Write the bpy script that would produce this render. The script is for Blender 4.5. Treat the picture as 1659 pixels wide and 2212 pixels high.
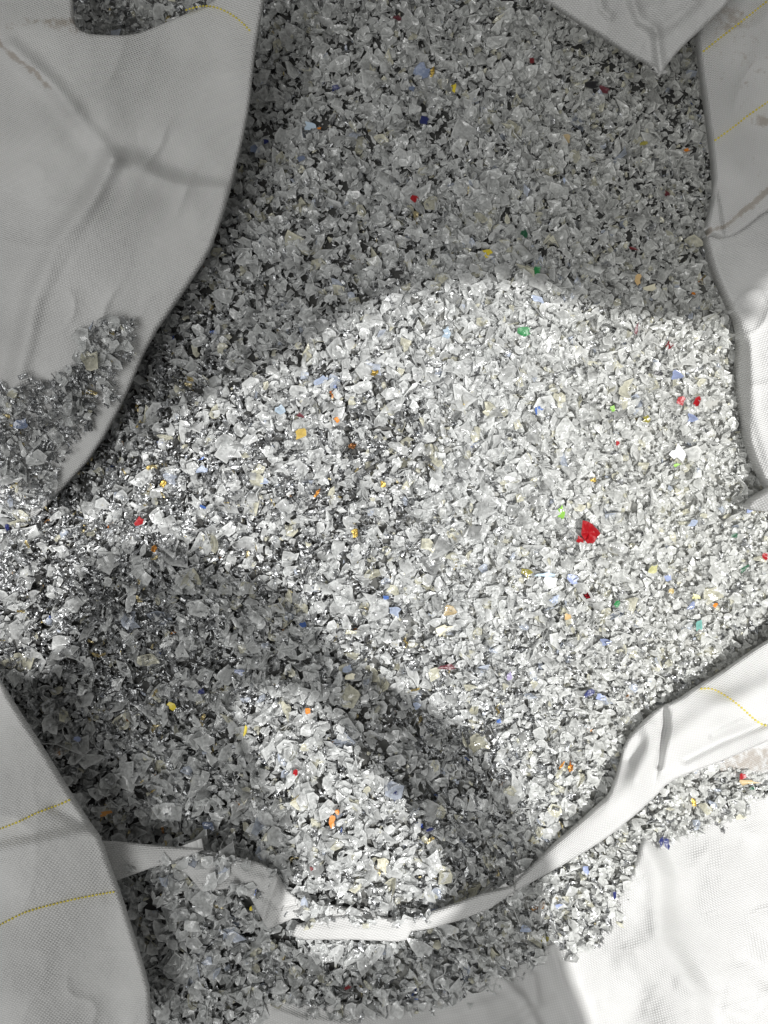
import bpy, math, random
import numpy as np
from mathutils import Vector, Matrix
from mathutils.geometry import tessellate_polygon

for o in list(bpy.data.objects):
    bpy.data.objects.remove(o)
random.seed(7)
rng = np.random.default_rng(7)
SC = bpy.context.scene
COL = SC.collection

# ------------------------------------------------------------------ camera, world, light
W, HGT, S, D = 1659.0, 2212.0, 0.9 / 1659.0, 0.95      # plan units across the bag mouth, metres per unit, camera height

cam_d = bpy.data.cameras.new('camera')
cam = bpy.data.objects.new('camera', cam_d)
COL.objects.link(cam)
cam.location = (0, 0, D)
cam_d.sensor_fit = 'VERTICAL'
cam_d.angle = 2 * math.atan(0.5 * HGT * S / D)
cam_d.clip_start = 0.02
cam_d.clip_end = 100
SC.camera = cam

world = bpy.data.worlds.new('World')
SC.world = world
world.use_nodes = True
bg = world.node_tree.nodes['Background']
bg.inputs[0].default_value = (1.0, 0.995, 0.965, 1)
bg.inputs[1].default_value = 0.215

LAMP = Vector((0.95, -0.50, 2.7))
ld = bpy.data.lights.new('work_lamp', 'POINT')
ld.energy = 340
ld.shadow_soft_size = 0.005
ld.color = (1.0, 0.99, 0.97)
lo = bpy.data.objects.new('work_lamp', ld)
lo.location = LAMP
COL.objects.link(lo)

ad = bpy.data.lights.new('added_soft_fill', 'AREA')  # unseen fill light added for soft ambient and foil glints
ad.shape = 'RECTANGLE'
ad.size, ad.size_y = 1.5, 0.9
ad.energy = 24.5
ad.color = (1.0, 1.0, 0.985)
ao = bpy.data.objects.new('added_soft_fill', ad)
ao.location = (-0.75, -0.55, 2.4)
ao.rotation_euler = (Vector((0, 0, 0)) - Vector(ao.location)).to_track_quat('-Z', 'Y').to_euler()
COL.objects.link(ao)

SC.view_settings.view_transform = 'Standard'
SC.view_settings.look = 'None'
SC.view_settings.exposure = 0.0
SC.view_settings.gamma = 1.0
SC.cycles.transparent_max_bounces = 10
SC.cycles.max_bounces = 6
SC.cycles.diffuse_bounces = 3

# ------------------------------------------------------------------ helpers
def P(u, v, z):
    k = S * (D - z) / D
    return np.stack([(u - W / 2) * k, (HGT / 2 - v) * k, z + 0 * u], -1)

_lat = np.random.default_rng(3).random((256, 256))
def vn(x, y, seed=0):
    x = np.asarray(x, float) + seed * 17.31
    y = np.asarray(y, float) + seed * 9.77
    xi, yi = np.floor(x).astype(int), np.floor(y).astype(int)
    fx, fy = x - xi, y - yi
    fx = fx * fx * (3 - 2 * fx); fy = fy * fy * (3 - 2 * fy)
    g = lambda a, b: _lat[a & 255, b & 255]
    return (g(xi, yi) * (1 - fx) + g(xi + 1, yi) * fx) * (1 - fy) + (g(xi, yi + 1) * (1 - fx) + g(xi + 1, yi + 1) * fx) * fy

def fbm(x, y, sc, seed=0, oc=3):
    r, a, t = 0, 1, 0
    for i in range(oc):
        r = r + a * (vn(x / sc * 2 ** i, y / sc * 2 ** i, seed + i) - 0.5)
        t += a; a *= 0.5
    return r / t * 2

def ss(a, b, x):
    t = np.clip((x - a) / (b - a), 0, 1)
    return t * t * (3 - 2 * t)

def G(u, v, cu, cv, su, sv, ang=0.0):
    c, s = math.cos(math.radians(ang)), math.sin(math.radians(ang))
    du, dv = u - cu, v - cv
    a, b = du * c + dv * s, -du * s + dv * c
    return np.exp(-0.5 * ((a / su) ** 2 + (b / sv) ** 2))

def seg_dist(u, v, pts, closed=False):
    """distance to a polyline, and the nearest point"""
    pts = np.asarray(pts, float)
    A = pts if closed else pts[:-1]
    B = np.roll(pts, -1, 0) if closed else pts[1:]
    best = np.full(u.shape, 1e9); bx = np.zeros(u.shape); by = np.zeros(u.shape); side = np.zeros(u.shape)
    for a, b in zip(A, B):
        d = b - a
        L = d @ d + 1e-9
        t = np.clip(((u - a[0]) * d[0] + (v - a[1]) * d[1]) / L, 0, 1)
        px, py = a[0] + t * d[0], a[1] + t * d[1]
        dd = np.hypot(u - px, v - py)
        m = dd < best
        best = np.where(m, dd, best); bx = np.where(m, px, bx); by = np.where(m, py, by)
        side = np.where(m, np.sign(d[0] * (v - a[1]) - d[1] * (u - a[0])), side)
    return best, bx, by, side

def inside(u, v, poly):
    poly = np.asarray(poly, float)
    r = np.zeros(u.shape, bool)
    n = len(poly)
    for i in range(n):
        x1, y1 = poly[i]; x2, y2 = poly[(i + 1) % n]
        if y1 == y2: continue
        c = ((y1 > v) != (y2 > v)) & (u < (x2 - x1) * (v - y1) / (y2 - y1) + x1)
        r ^= c
    return r

def smooth_line(pts, n=1, closed=False):
    pts = np.asarray(pts, float)
    for _ in range(n):
        if closed:
            q = np.roll(pts, -1, 0)
            pts = np.stack([0.75 * pts + 0.25 * q, 0.25 * pts + 0.75 * q], 1).reshape(-1, 2)
        else:
            q = np.stack([0.75 * pts[:-1] + 0.25 * pts[1:], 0.25 * pts[:-1] + 0.75 * pts[1:]], 1).reshape(-1, 2)
            pts = np.concatenate([pts[:1], q, pts[-1:]])
    return pts

def mesh_np(name, verts, faces, attrs=None, smooth=True, uv=None, mats=(), mat_idx=None):
    me = bpy.data.meshes.new(name)
    nv, nf, k = len(verts), len(faces), faces.shape[1]
    me.vertices.add(nv); me.vertices.foreach_set('co', np.ascontiguousarray(verts, np.float32).ravel())
    me.loops.add(nf * k); me.loops.foreach_set('vertex_index', np.ascontiguousarray(faces, np.int32).ravel())
    me.polygons.add(nf); me.polygons.foreach_set('loop_start', np.arange(nf, dtype=np.int32) * k)
    me.polygons.foreach_set('use_smooth', np.full(nf, smooth, bool))
    if mat_idx is not None: me.polygons.foreach_set('material_index', np.asarray(mat_idx, np.int32))
    me.update(calc_edges=True)
    if attrs:
        for k_, a in attrs.items():
            if a.ndim == 2:
                at = me.attributes.new(k_, 'FLOAT_COLOR', 'POINT')
                at.data.foreach_set('color', np.ascontiguousarray(a, np.float32).ravel())
            else:
                at = me.attributes.new(k_, 'FLOAT', 'POINT')
                at.data.foreach_set('value', np.ascontiguousarray(a, np.float32).ravel())
    if uv is not None:
        ul = me.uv_layers.new(name='UVMap')
        ul.data.foreach_set('uv', np.ascontiguousarray(uv[faces.ravel()], np.float32).ravel())
    for m in mats: me.materials.append(m)
    return me

def link(name, me, parent=None):
    o = bpy.data.objects.new(name, me)
    COL.objects.link(o)
    if parent: o.parent = parent
    return o

def tag(o, label=None, cat=None, group=None, kind=None):
    if label: o['label'] = label
    if cat: o['category'] = cat
    if group: o['group'] = group
    if kind: o['kind'] = kind
    return o

# ------------------------------------------------------------------ materials
def newmat(name):
    m = bpy.data.materials.new(name); m.use_nodes = True
    nt = m.node_tree; nt.nodes.clear()
    return m, nt, nt.nodes.new('ShaderNodeOutputMaterial')

def N(nt, typ, **kw):
    n = nt.nodes.new(typ)
    for k, v in kw.items():
        if k.startswith('i_'):
            n.inputs[k[2:].replace('_', ' ')].default_value = v
        else: setattr(n, k, v)
    return n

def math_n(nt, op, a, b=None, clamp=False):
    n = nt.nodes.new('ShaderNodeMath'); n.operation = op; n.use_clamp = clamp
    for i, x in enumerate((a, b)):
        if x is None: continue
        if isinstance(x, (int, float)): n.inputs[i].default_value = x
        else: nt.links.new(x, n.inputs[i])
    return n.outputs[0]

def mat_plastic(name, base_op=0.50, rough=0.13, sat=False, transl=0.22):
    """frosted clear sheet: see-through in the middle, whitish at the torn edges"""
    m, nt, out = newmat(name)
    L = nt.links.new
    oi = N(nt, 'ShaderNodeObjectInfo')
    at = N(nt, 'ShaderNodeAttribute', attribute_name='tint')
    ed = N(nt, 'ShaderNodeAttribute', attribute_name='rim')
    mul = N(nt, 'ShaderNodeMix', data_type='RGBA', blend_type='MULTIPLY'); mul.inputs[0].default_value = 1
    L(oi.outputs['Color'], mul.inputs[6]); L(at.outputs['Color'], mul.inputs[7])
    tc = N(nt, 'ShaderNodeTexCoord')
    nz = N(nt, 'ShaderNodeTexNoise'); nz.inputs['Scale'].default_value = 260; nz.inputs['Detail'].default_value = 3
    geo = N(nt, 'ShaderNodeNewGeometry'); L(geo.outputs['Position'], nz.inputs['Vector'])
    bump = N(nt, 'ShaderNodeBump'); bump.inputs['Strength'].default_value = 0.55; bump.inputs['Distance'].default_value = 0.0012
    L(nz.outputs['Fac'], bump.inputs['Height'])
    fr = math_n(nt, 'MULTIPLY', math_n(nt, 'SUBTRACT', nz.outputs['Fac'], 0.42), 0.9)
    op = math_n(nt, 'ADD', math_n(nt, 'ADD', base_op, fr), math_n(nt, 'MULTIPLY', ed.outputs['Fac'], 0.5), True)
    op = math_n(nt, 'MAXIMUM', op, base_op * 0.5)
    df = N(nt, 'ShaderNodeBsdfDiffuse'); tr = N(nt, 'ShaderNodeBsdfTranslucent'); gl = N(nt, 'ShaderNodeBsdfGlossy')
    tp = N(nt, 'ShaderNodeBsdfTransparent')
    gl.inputs['Roughness'].default_value = rough
    for b in (df, tr): L(mul.outputs[2], b.inputs['Color'])
    for b in (df, gl): L(bump.outputs[0], b.inputs['Normal'])
    tm = N(nt, 'ShaderNodeMix', data_type='RGBA'); tm.inputs[0].default_value = 0.5 if not sat else 0.9
    tm.inputs[6].default_value = (0.95, 0.96, 0.96, 1); L(mul.outputs[2], tm.inputs[7])
    L(tm.outputs[2], tp.inputs['Color'])
    m1 = N(nt, 'ShaderNodeMixShader'); m1.inputs[0].default_value = transl
    L(df.outputs[0], m1.inputs[1]); L(tr.outputs[0], m1.inputs[2])
    m2 = N(nt, 'ShaderNodeMixShader'); L(op, m2.inputs[0]); L(tp.outputs[0], m2.inputs[1]); L(m1.outputs[0], m2.inputs[2])
    f = N(nt, 'ShaderNodeFresnel'); f.inputs['IOR'].default_value = 1.75; L(bump.outputs[0], f.inputs['Normal'])
    m3 = N(nt, 'ShaderNodeMixShader'); L(f.outputs[0], m3.inputs[0]); L(m2.outputs[0], m3.inputs[1]); L(gl.outputs[0], m3.inputs[2])
    L(m3.outputs[0], out.inputs['Surface'])
    return m

def mat_foil(name):
    m, nt, out = newmat(name)
    L = nt.links.new
    oi = N(nt, 'ShaderNodeObjectInfo')
    at = N(nt, 'ShaderNodeAttribute', attribute_name='tint')
    mul = N(nt, 'ShaderNodeMix', data_type='RGBA', blend_type='MULTIPLY'); mul.inputs[0].default_value = 1
    L(oi.outputs['Color'], mul.inputs[6]); L(at.outputs['Color'], mul.inputs[7])
    tc = N(nt, 'ShaderNodeTexCoord')
    nz = N(nt, 'ShaderNodeTexNoise'); nz.inputs['Scale'].default_value = 340; nz.inputs['Detail'].default_value = 2
    geo = N(nt, 'ShaderNodeNewGeometry'); L(geo.outputs['Position'], nz.inputs['Vector'])
    bump = N(nt, 'ShaderNodeBump'); bump.inputs['Strength'].default_value = 0.9; bump.inputs['Distance'].default_value = 0.002
    L(nz.outputs['Fac'], bump.inputs['Height'])
    p = N(nt, 'ShaderNodeBsdfPrincipled'); p.inputs['Metallic'].default_value = 0.92; p.inputs['Roughness'].default_value = 0.33
    L(mul.outputs[2], p.inputs['Base Color']); L(bump.outputs[0], p.inputs['Normal'])
    L(p.outputs[0], out.inputs['Surface'])
    return m

def mat_opaque(name, rough=0.3):
    m, nt, out = newmat(name)
    L = nt.links.new
    oi = N(nt, 'ShaderNodeObjectInfo')
    ed = N(nt, 'ShaderNodeAttribute', attribute_name='rim')
    tc = N(nt, 'ShaderNodeTexCoord')
    nz = N(nt, 'ShaderNodeTexNoise'); nz.inputs['Scale'].default_value = 300; nz.inputs['Detail'].default_value = 3
    geo = N(nt, 'ShaderNodeNewGeometry'); L(geo.outputs['Position'], nz.inputs['Vector'])
    bump = N(nt, 'ShaderNodeBump'); bump.inputs['Strength'].default_value = 0.6; bump.inputs['Distance'].default_value = 0.0012
    L(nz.outputs['Fac'], bump.inputs['Height'])
    mx = N(nt, 'ShaderNodeMix', data_type='RGBA'); L(math_n(nt, 'MULTIPLY', ed.outputs['Fac'], 0.07), mx.inputs[0])
    L(oi.outputs['Color'], mx.inputs[6]); mx.inputs[7].default_value = (0.8, 0.8, 0.8, 1)
    p = N(nt, 'ShaderNodeBsdfPrincipled'); p.inputs['Roughness'].default_value = rough
    L(mx.outputs[2], p.inputs['Base Color']); L(bump.outputs[0], p.inputs['Normal'])
    L(p.outputs[0], out.inputs['Surface'])
    return m

def mat_cloth():
    """white woven polypropylene tape; UVs are metres along warp and weft"""
    m, nt, out = newmat('woven_white_polypropylene')
    L = nt.links.new
    uv = N(nt, 'ShaderNodeUVMap')
    sep = N(nt, 'ShaderNodeSeparateXYZ'); L(uv.outputs[0], sep.inputs[0])
    pitch = 0.0040
    k = 2 * math.pi / pitch
    a = math_n(nt, 'SINE', math_n(nt, 'MULTIPLY', sep.outputs[0], k))
    b = math_n(nt, 'SINE', math_n(nt, 'MULTIPLY', sep.outputs[1], k * 0.92))
    chk = math_n(nt, 'MULTIPLY', a, b)
    rib = math_n(nt, 'ABSOLUTE', b)
    big = N(nt, 'ShaderNodeTexNoise'); big.inputs['Scale'].default_value = 9; big.inputs['Detail'].default_value = 3
    L(uv.outputs[0], big.inputs['Vector'])
    fine = N(nt, 'ShaderNodeTexNoise'); fine.inputs['Scale'].default_value = 160; fine.inputs['Detail'].default_value = 4
    L(uv.outputs[0], fine.inputs['Vector'])
    vis = N(nt, 'ShaderNodeMapRange'); vis.inputs[1].default_value = 0.35; vis.inputs[2].default_value = 0.7
    vis.inputs[3].default_value = 0.35; vis.inputs[4].default_value = 1.0
    L(big.outputs['Fac'], vis.inputs[0])
    hsum = math_n(nt, 'ADD', math_n(nt, 'MULTIPLY', chk, 0.5), math_n(nt, 'MULTIPLY', rib, 0.9))
    hh = math_n(nt, 'ADD', math_n(nt, 'MULTIPLY', hsum, vis.outputs[0]), math_n(nt, 'MULTIPLY', fine.outputs['Fac'], 0.9))
    bump = N(nt, 'ShaderNodeBump'); bump.inputs['Strength'].default_value = 0.9; bump.inputs['Distance'].default_value = 0.0010
    L(hh, bump.inputs['Height'])
    # dirt
    st = N(nt, 'ShaderNodeAttribute', attribute_name='stain')
    dn = N(nt, 'ShaderNodeTexNoise'); dn.inputs['Scale'].default_value = 95; dn.inputs['Detail'].default_value = 5; dn.inputs['Roughness'].default_value = 0.75
    L(uv.outputs[0], dn.inputs['Vector'])
    df_ = math_n(nt, 'MULTIPLY', math_n(nt, 'SUBTRACT', math_n(nt, 'ADD', dn.outputs['Fac'], math_n(nt, 'MULTIPLY', st.outputs['Fac'], 0.42)), 0.74, False), 6.0, True)
    df_ = math_n(nt, 'MULTIPLY', df_, math_n(nt, 'MINIMUM', math_n(nt, 'MULTIPLY', st.outputs['Fac'], 2.0), 0.75))
    base = N(nt, 'ShaderNodeMix', data_type='RGBA'); L(math_n(nt, 'MULTIPLY', math_n(nt, 'ADD', rib, chk), 0.4, True), base.inputs[0])
    base.inputs[6].default_value = (0.66, 0.66, 0.655, 1); base.inputs[7].default_value = (0.81, 0.81, 0.80, 1)
    mx = N(nt, 'ShaderNodeMix', data_type='RGBA'); L(df_, mx.inputs[0])
    L(base.outputs[2], mx.inputs[6]); mx.inputs[7].default_value = (0.40, 0.35, 0.30, 1)
    p = N(nt, 'ShaderNodeBsdfPrincipled'); p.inputs['Roughness'].default_value = 0.42
    p.inputs['Specular IOR Level'].default_value = 0.45
    L(mx.outputs[2], p.inputs['Base Color']); L(bump.outputs[0], p.inputs['Normal'])
    tr = N(nt, 'ShaderNodeBsdfTranslucent'); L(mx.outputs[2], tr.inputs['Color'])
    ms = N(nt, 'ShaderNodeMixShader'); ms.inputs[0].default_value = 0.04
    L(p.outputs[0], ms.inputs[1]); L(tr.outputs[0], ms.inputs[2])
    L(ms.outputs[0], out.inputs['Surface'])
    return m

def mat_flat(name, col, rough=0.6):
    m, nt, out = newmat(name)
    p = N(nt, 'ShaderNodeBsdfPrincipled'); p.inputs['Base Color'].default_value = (*col, 1); p.inputs['Roughness'].default_value = rough
    nz = N(nt, 'ShaderNodeTexNoise'); nz.inputs['Scale'].default_value = 220; nz.inputs['Detail'].default_value = 4
    tc = N(nt, 'ShaderNodeTexCoord'); nt.links.new(tc.outputs['Object'], nz.inputs['Vector'])
    cr = N(nt, 'ShaderNodeMix', data_type='RGBA'); nt.links.new(nz.outputs['Fac'], cr.inputs[0])
    cr.inputs[6].default_value = (*[c * 0.6 for c in col], 1); cr.inputs[7].default_value = (*[min(1, c * 1.4) for c in col], 1)
    nt.links.new(cr.outputs[2], p.inputs['Base Color'])
    nt.links.new(p.outputs[0], out.inputs['Surface'])
    return m

M_CLEAR = mat_plastic('frosted_clear_plastic')
M_TINT = mat_plastic('tinted_plastic', base_op=0.74, sat=True)
M_FOIL = mat_foil('crumpled_foil')
M_OPAQ = mat_opaque('printed_plastic')
M_CLOTH = mat_cloth()
M_BED = mat_flat('shade_toned_fines', (0.065, 0.065, 0.062), 0.8)  # dark colour stands in for the shade between flakes
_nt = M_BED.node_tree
_at = N(_nt, 'ShaderNodeAttribute', attribute_name='clear')  # lightens the bed: sparse foil, and brightness painted into the lit right part
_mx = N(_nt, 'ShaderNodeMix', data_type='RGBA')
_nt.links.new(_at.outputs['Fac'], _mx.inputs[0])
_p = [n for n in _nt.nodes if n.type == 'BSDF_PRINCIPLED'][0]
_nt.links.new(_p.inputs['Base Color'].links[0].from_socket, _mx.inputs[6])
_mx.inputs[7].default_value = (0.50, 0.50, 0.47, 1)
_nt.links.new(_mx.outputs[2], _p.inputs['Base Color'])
M_THREAD = mat_flat('yellow_thread', (0.80, 0.62, 0.08), 0.5)

# ------------------------------------------------------------------ the lie of the heap (plan position -> height)
ARC = smooth_line([(-60, 1010), (60, 1050), (130, 1090), (190, 1060), (260, 1005), (300, 950), (400, 865), (520, 820), (640, 760), (700, 705),
                   (800, 650), (900, 615), (1000, 605), (1100, 598), (1200, 620), (1280, 655), (1400, 680), (1500, 695), (1600, 690)], 1)

def heap_h(u, v):
    u = np.asarray(u, float); v = np.asarray(v, float)
    h = -0.085 * ss(760, -60, v) - 0.03 * ss(500, 0, v) * ss(900, 500, u)
    d, _, _, side = seg_dist(u, v, ARC)
    sd = np.where(side < 0, d, -d)            # positive above the arc
    left = ss(1150, 350, u)
    h = h - (0.012 + 0.035 * left) * ss(-60, 130, sd) * ss(-200, 150, u)
    h = h + 0.030 * G(u, v, 950, 900, 420, 300) + 0.022 * G(u, v, 420, 1010, 180, 90, -35)
    h = h - 0.045 * G(u, v, 225, 900, 42, 170, 38)
    h = h - 0.030 * G(u, v, 430, 1560, 210, 190, 20) - 0.030 * G(u, v, 960, 1690, 80, 210, -22)
    h = h + 0.026 * G(u, v, 720, 1700, 110, 230, -12) - 0.020 * G(u, v, 250, 1640, 120, 170, -30)
    h = h - 0.008 * G(u, v, 1385, 1540, 70, 30, -45) - 0.012 * G(u, v, 1320, 1670, 18, 40)
    h = h - 0.06 * G(u, v, 88, 1240, 15, 100) - 0.03 * G(u, v, 150, 1100, 26, 40, 30) + 0.018 * G(u, v, 40, 1180, 60, 120) - 0.03 * G(u, v, 1620, 760, 30, 120)
    h = h - 0.020 * ss(1880, 2150, v)
    h = h - 0.03 * G(u, v, 330, 1800, 120, 22) 
    h = h + 0.007 * fbm(u, v, 170, 5) + 0.004 * fbm(u, v, 55, 9)
    return h

# ------------------------------------------------------------------ the bag's cloth
bag = bpy.data.objects.new('bulk_bag', None)
COL.objects.link(bag)
tag(bag, 'open white woven bulk bag with folded flaps and yellow threads around the flakes', 'bag')

def creases(u, v, lst):
    z = np.zeros(np.shape(u))
    for c in lst:
        pts, w, a = c
        d, _, _, side = seg_dist(u, v, pts)
        z = z + a * np.exp(-0.5 * (d / w) ** 2)
    return z

def steps(u, v, lst):
    """soft terraces: cloth drops by a across each line, fading out past its ends"""
    z = np.zeros(np.shape(u))
    for pts, w, a in lst:
        pts = np.asarray(pts, float)
        d, bx, by, _ = seg_dist(u, v, pts)
        best = np.full(np.shape(u), 1e9); sg = np.zeros(np.shape(u)); over = np.zeros(np.shape(u))
        for i in range(len(pts) - 1):
            p, q = pts[i], pts[i + 1]
            e = q - p; L = np.hypot(*e); e = e / L
            t = (u - p[0]) * e[0] + (v - p[1]) * e[1]
            perp = e[0] * (v - p[1]) - e[1] * (u - p[0])
            out = np.maximum(np.maximum(-t, t - L), 0)
            ov = np.maximum(-t if i == 0 else 0 * t, (t - L) if i == len(pts) - 2 else 0 * t)
            dd = np.hypot(perp, out) + 0.001 * i
            m = dd < best
            best = np.where(m, dd, best); sg = np.where(m, perp, sg); over = np.where(m, ov, over)
        z = z + a * (ss(-w, w, sg) - 0.5) * np.exp(-(np.maximum(over, 0) / 30) ** 2) * np.exp(-(best / 170) ** 2)
    return z

def crumple(u, v):
    """small sharp-crested wrinkles, strong in some places and absent in others"""
    a = 1 - np.abs(2 * vn(u / 75 + v / 240, v / 95, 31) - 1)
    b = 1 - np.abs(2 * vn(u / 38, v / 60 - u / 90, 37) - 1)
    m = ss(0.45, 0.8, vn(u / 150, v / 150, 41))
    return 0.0030 * (a ** 4) * (0.3 + m) + 0.0006 * (b ** 3) * m

cloths = {}
def cloth(name, poly, zf, R=0.006, drop=0.012, step=4.0, ang=0.0, stain=None, parent=bag, wav=0.004, label=None, sm=1):
    poly = smooth_line(poly, sm, closed=True) if sm else np.asarray(poly, float)
    lo_, hi_ = poly.min(0) - step * 2, poly.max(0) + step * 2
    gu = np.arange(lo_[0], hi_[0], step); gv = np.arange(lo_[1], hi_[1], step)
    U, V = np.meshgrid(gu, gv)
    d, bx, by, _ = seg_dist(U, V, poly, closed=True)
    ins = inside(U, V, poly)
    near = d < step * 0.72
    U2 = np.where(near, bx, U); V2 = np.where(near, by, V)
    ok = ins | near
    dist = np.where(near, 0, d) * S
    Z = zf(U2, V2) + wav * fbm(U2, V2, 230, hash(name) % 50 if False else len(name), 3) + 0.0007 * fbm(U2, V2, 34, 4)
    Z = Z + crumple(U2, V2)
    q = np.clip(1 - dist / R, 0, 1)
    Z = Z - R * (1 - np.sqrt(np.clip(1 - q * q, 0, 1)))
    idx = -np.ones(U.shape, int)
    idx[ok] = np.arange(ok.sum())
    a, b, c, e = idx[:-1, :-1], idx[:-1, 1:], idx[1:, 1:], idx[1:, :-1]
    good = (a >= 0) & (b >= 0) & (c >= 0) & (e >= 0)
    F = np.stack([a[good], e[good], c[good], b[good]], 1)
    u_, v_, z_ = U2[ok], V2[ok], Z[ok]
    # drop degenerate
    pu = np.stack([u_, v_], 1)
    q0, q1, q2, q3 = (pu[F[:, i]] for i in range(4))
    area = 0.5 * np.abs((q2 - q0)[:, 0] * (q3 - q1)[:, 1] - (q2 - q0)[:, 1] * (q3 - q1)[:, 0])
    F = F[area > 0.4]
    used = np.zeros(len(u_), bool); used[F.ravel()] = True
    re = -np.ones(len(u_), int); re[used] = np.arange(used.sum())
    F = re[F]; u_, v_, z_ = u_[used], v_[used], z_[used]
    verts = P(u_, v_, z_)
    # rolled-under hem all round
    E = np.concatenate([F[:, [0, 1]], F[:, [1, 2]], F[:, [2, 3]], F[:, [3, 0]]])
    key = np.minimum(E[:, 0], E[:, 1]) * 10 ** 7 + np.maximum(E[:, 0], E[:, 1])
    _, inv, cnt = np.unique(key, return_inverse=True, return_counts=True)
    B = E[cnt[inv] == 1]
    bv = np.unique(B)
    m = -np.ones(len(u_), int); m[bv] = np.arange(len(bv)) + len(verts)
    cen = poly.mean(0)
    low = verts[bv].copy(); low[:, 2] -= drop
    m2 = m + len(bv) * (m >= 0)
    # pull the lowest row inwards
    e0 = verts[bv].copy()
    nx = np.zeros((len(bv), 2))
    dd = B[:, 1]; 
    dirs = verts[B[:, 1], :2] - verts[B[:, 0], :2]
    nrm = np.stack([-dirs[:, 1], dirs[:, 0]], 1)      # inward-ish for ccw
    acc = np.zeros((len(u_), 2)); np.add.at(acc, B[:, 0], nrm); np.add.at(acc, B[:, 1], nrm)
    acc = acc[bv]; acc /= (np.linalg.norm(acc, axis=1, keepdims=True) + 1e-9)
    low2 = low.copy(); low2[:, :2] += acc * 0.012; low2[:, 2] -= 0.002
    allv = np.concatenate([verts, low, low2])
    F2 = np.stack([B[:, 1], B[:, 0], m[B[:, 0]], m[B[:, 1]]], 1)
    F3 = np.stack([m[B[:, 1]], m[B[:, 0]], m2[B[:, 0]], m2[B[:, 1]]], 1)
    FF = np.concatenate([F, F2, F3])
    uu = np.concatenate([u_, u_[bv], u_[bv]]); vv = np.concatenate([v_, v_[bv], v_[bv]])
    ca, sa = math.cos(math.radians(ang)), math.sin(math.radians(ang))
    Zr = 0
    wu = uu + 34 * fbm(uu, vv, 420, 21, 2); wv = vv + 34 * fbm(uu, vv, 420, 23, 2)
    uvs = np.stack([(wu * ca + wv * sa) * S, (-wu * sa + wv * ca) * S], 1)
    st = stain(uu, vv) if stain else np.zeros(len(uu))
    me = mesh_np(name, allv, FF, {'stain': st}, True, uvs, (M_CLOTH,))
    o = link(name, me, parent)
    if label: o['label'] = label
    cloths[o.name] = (o, zf, wav, name)
    return o

def clothz(o, u, v):
    _, zf, wav, name = cloths[o.name]
    u = np.asarray(u, float); v = np.asarray(v, float)
    return zf(u, v) + wav * fbm(u, v, 230, len(name), 3) + 0.0007 * fbm(u, v, 34, 4) + crumple(u, v)

# left flap, spread over the left side of the bag mouth
LEFT = [(-160, -60), (150, -60), (156, 30), (158, 50), (175, 68), (200, 75), (286, 77), (337, 57), (400, 30), (444, 14), (466, -4), (500, -60), (575, -60), (569, 0), (553, 82), (545, 150), (537, 229),
        (520, 310), (505, 369), (491, 426), (470, 490), (448, 548), (394, 630), (304, 738), (258, 881 - 30), (193, 974), (125, 1064), (60, 1130), (-160, 1200)]
LEFT = [(x + (14 if 730 < y < 980 and x > 100 else 0), y) for x, y in LEFT]
def z_left(u, v):
    z = 0.045 * ss(1150, 250, v) + 0.055 * ss(520, 60, u) * ss(1150, 500, v) - 0.012
    z = z + creases(u, v, [([(20, 105), (70, 150), (110, 185), (150, 235), (190, 290), (238, 340)], 15, 0.012),
                           ([(238, 340), (200, 420), (120, 520), (70, 640), (45, 760), (20, 860)], 16, 0.012),
                           ([(245, 345), (290, 345), (340, 380), (400, 402), (480, 405)], 13, 0.008),
                           ([(300, 330), (380, 360), (440, 385)], 26, -0.005),
                           ([(110, 200), (200, 290), (236, 320)], 26, -0.006)])
    z = z + steps(u, v, [([(0, 85), (80, 160), (200, 290), (238, 340)], 17, -0.008), ([(238, 340), (150, 490), (70, 640), (20, 860)], 26, -0.014),
                         ([(245, 342), (320, 365), (480, 400)], 18, 0.006)])
    z = z - 0.012 * ss(70, -20, v) * ss(240, 120, u)
    return z
def st_left(u, v):
    return 0.10 + 0.9 * np.exp(-0.5 * (seg_dist(u, v, [(-10, 85), (40, 132), (75, 155), (105, 190)])[0] / 6) ** 2) + 0.62 * G(u, v, 100, 48, 60, 10) + 0.5 * G(u, v, 150, 60, 25, 18) + 0.4 * G(u, v, 0, 55, 30, 10)
o_left = cloth('flap', LEFT, z_left, R=0.003, drop=0.006, ang=24, stain=st_left, label='wide left flap with star-shaped creases and flakes on its lower corner')

# folded flap hanging in at the top
TOPF = [(1120, -80), (1155, -20), (1183, 0), (1244, 39), (1298, 72), (1362, 115), (1398, 132), (1418, 150), (1427, 160), (1434, 150), (1452, 125), (1480, 93), (1530, 47), (1577, 0), (1640, -80)]
def z_top(u, v):
    z = 0.075 + 0.02 * ss(160, -40, v)
    z = z + creases(u, v, [([(1366, 10), (1380, 45), (1412, 66)], 8, 0.006), ([(1415, 64), (1420, 110), (1427, 158)], 8, 0.009),
                           ([(1423, 68), (1452, 47), (1500, 5)], 9, 0.006), ([(1294, -10), (1300, 20), (1316, 34)], 7, 0.006),
                           ([(1398, 20), (1440, 10)], 14, -0.005)])
    z = z + steps(u, v, [([(1340, -40), (1380, 45), (1412, 66), (1424, 158)], 14, -0.010)])
    return z
o_top = cloth('flap', TOPF, z_top, R=0.003, drop=0.006, ang=-8, step=3.0, wav=0.003, label='small folded flap whose pointed corner hangs in at the top')

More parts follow.
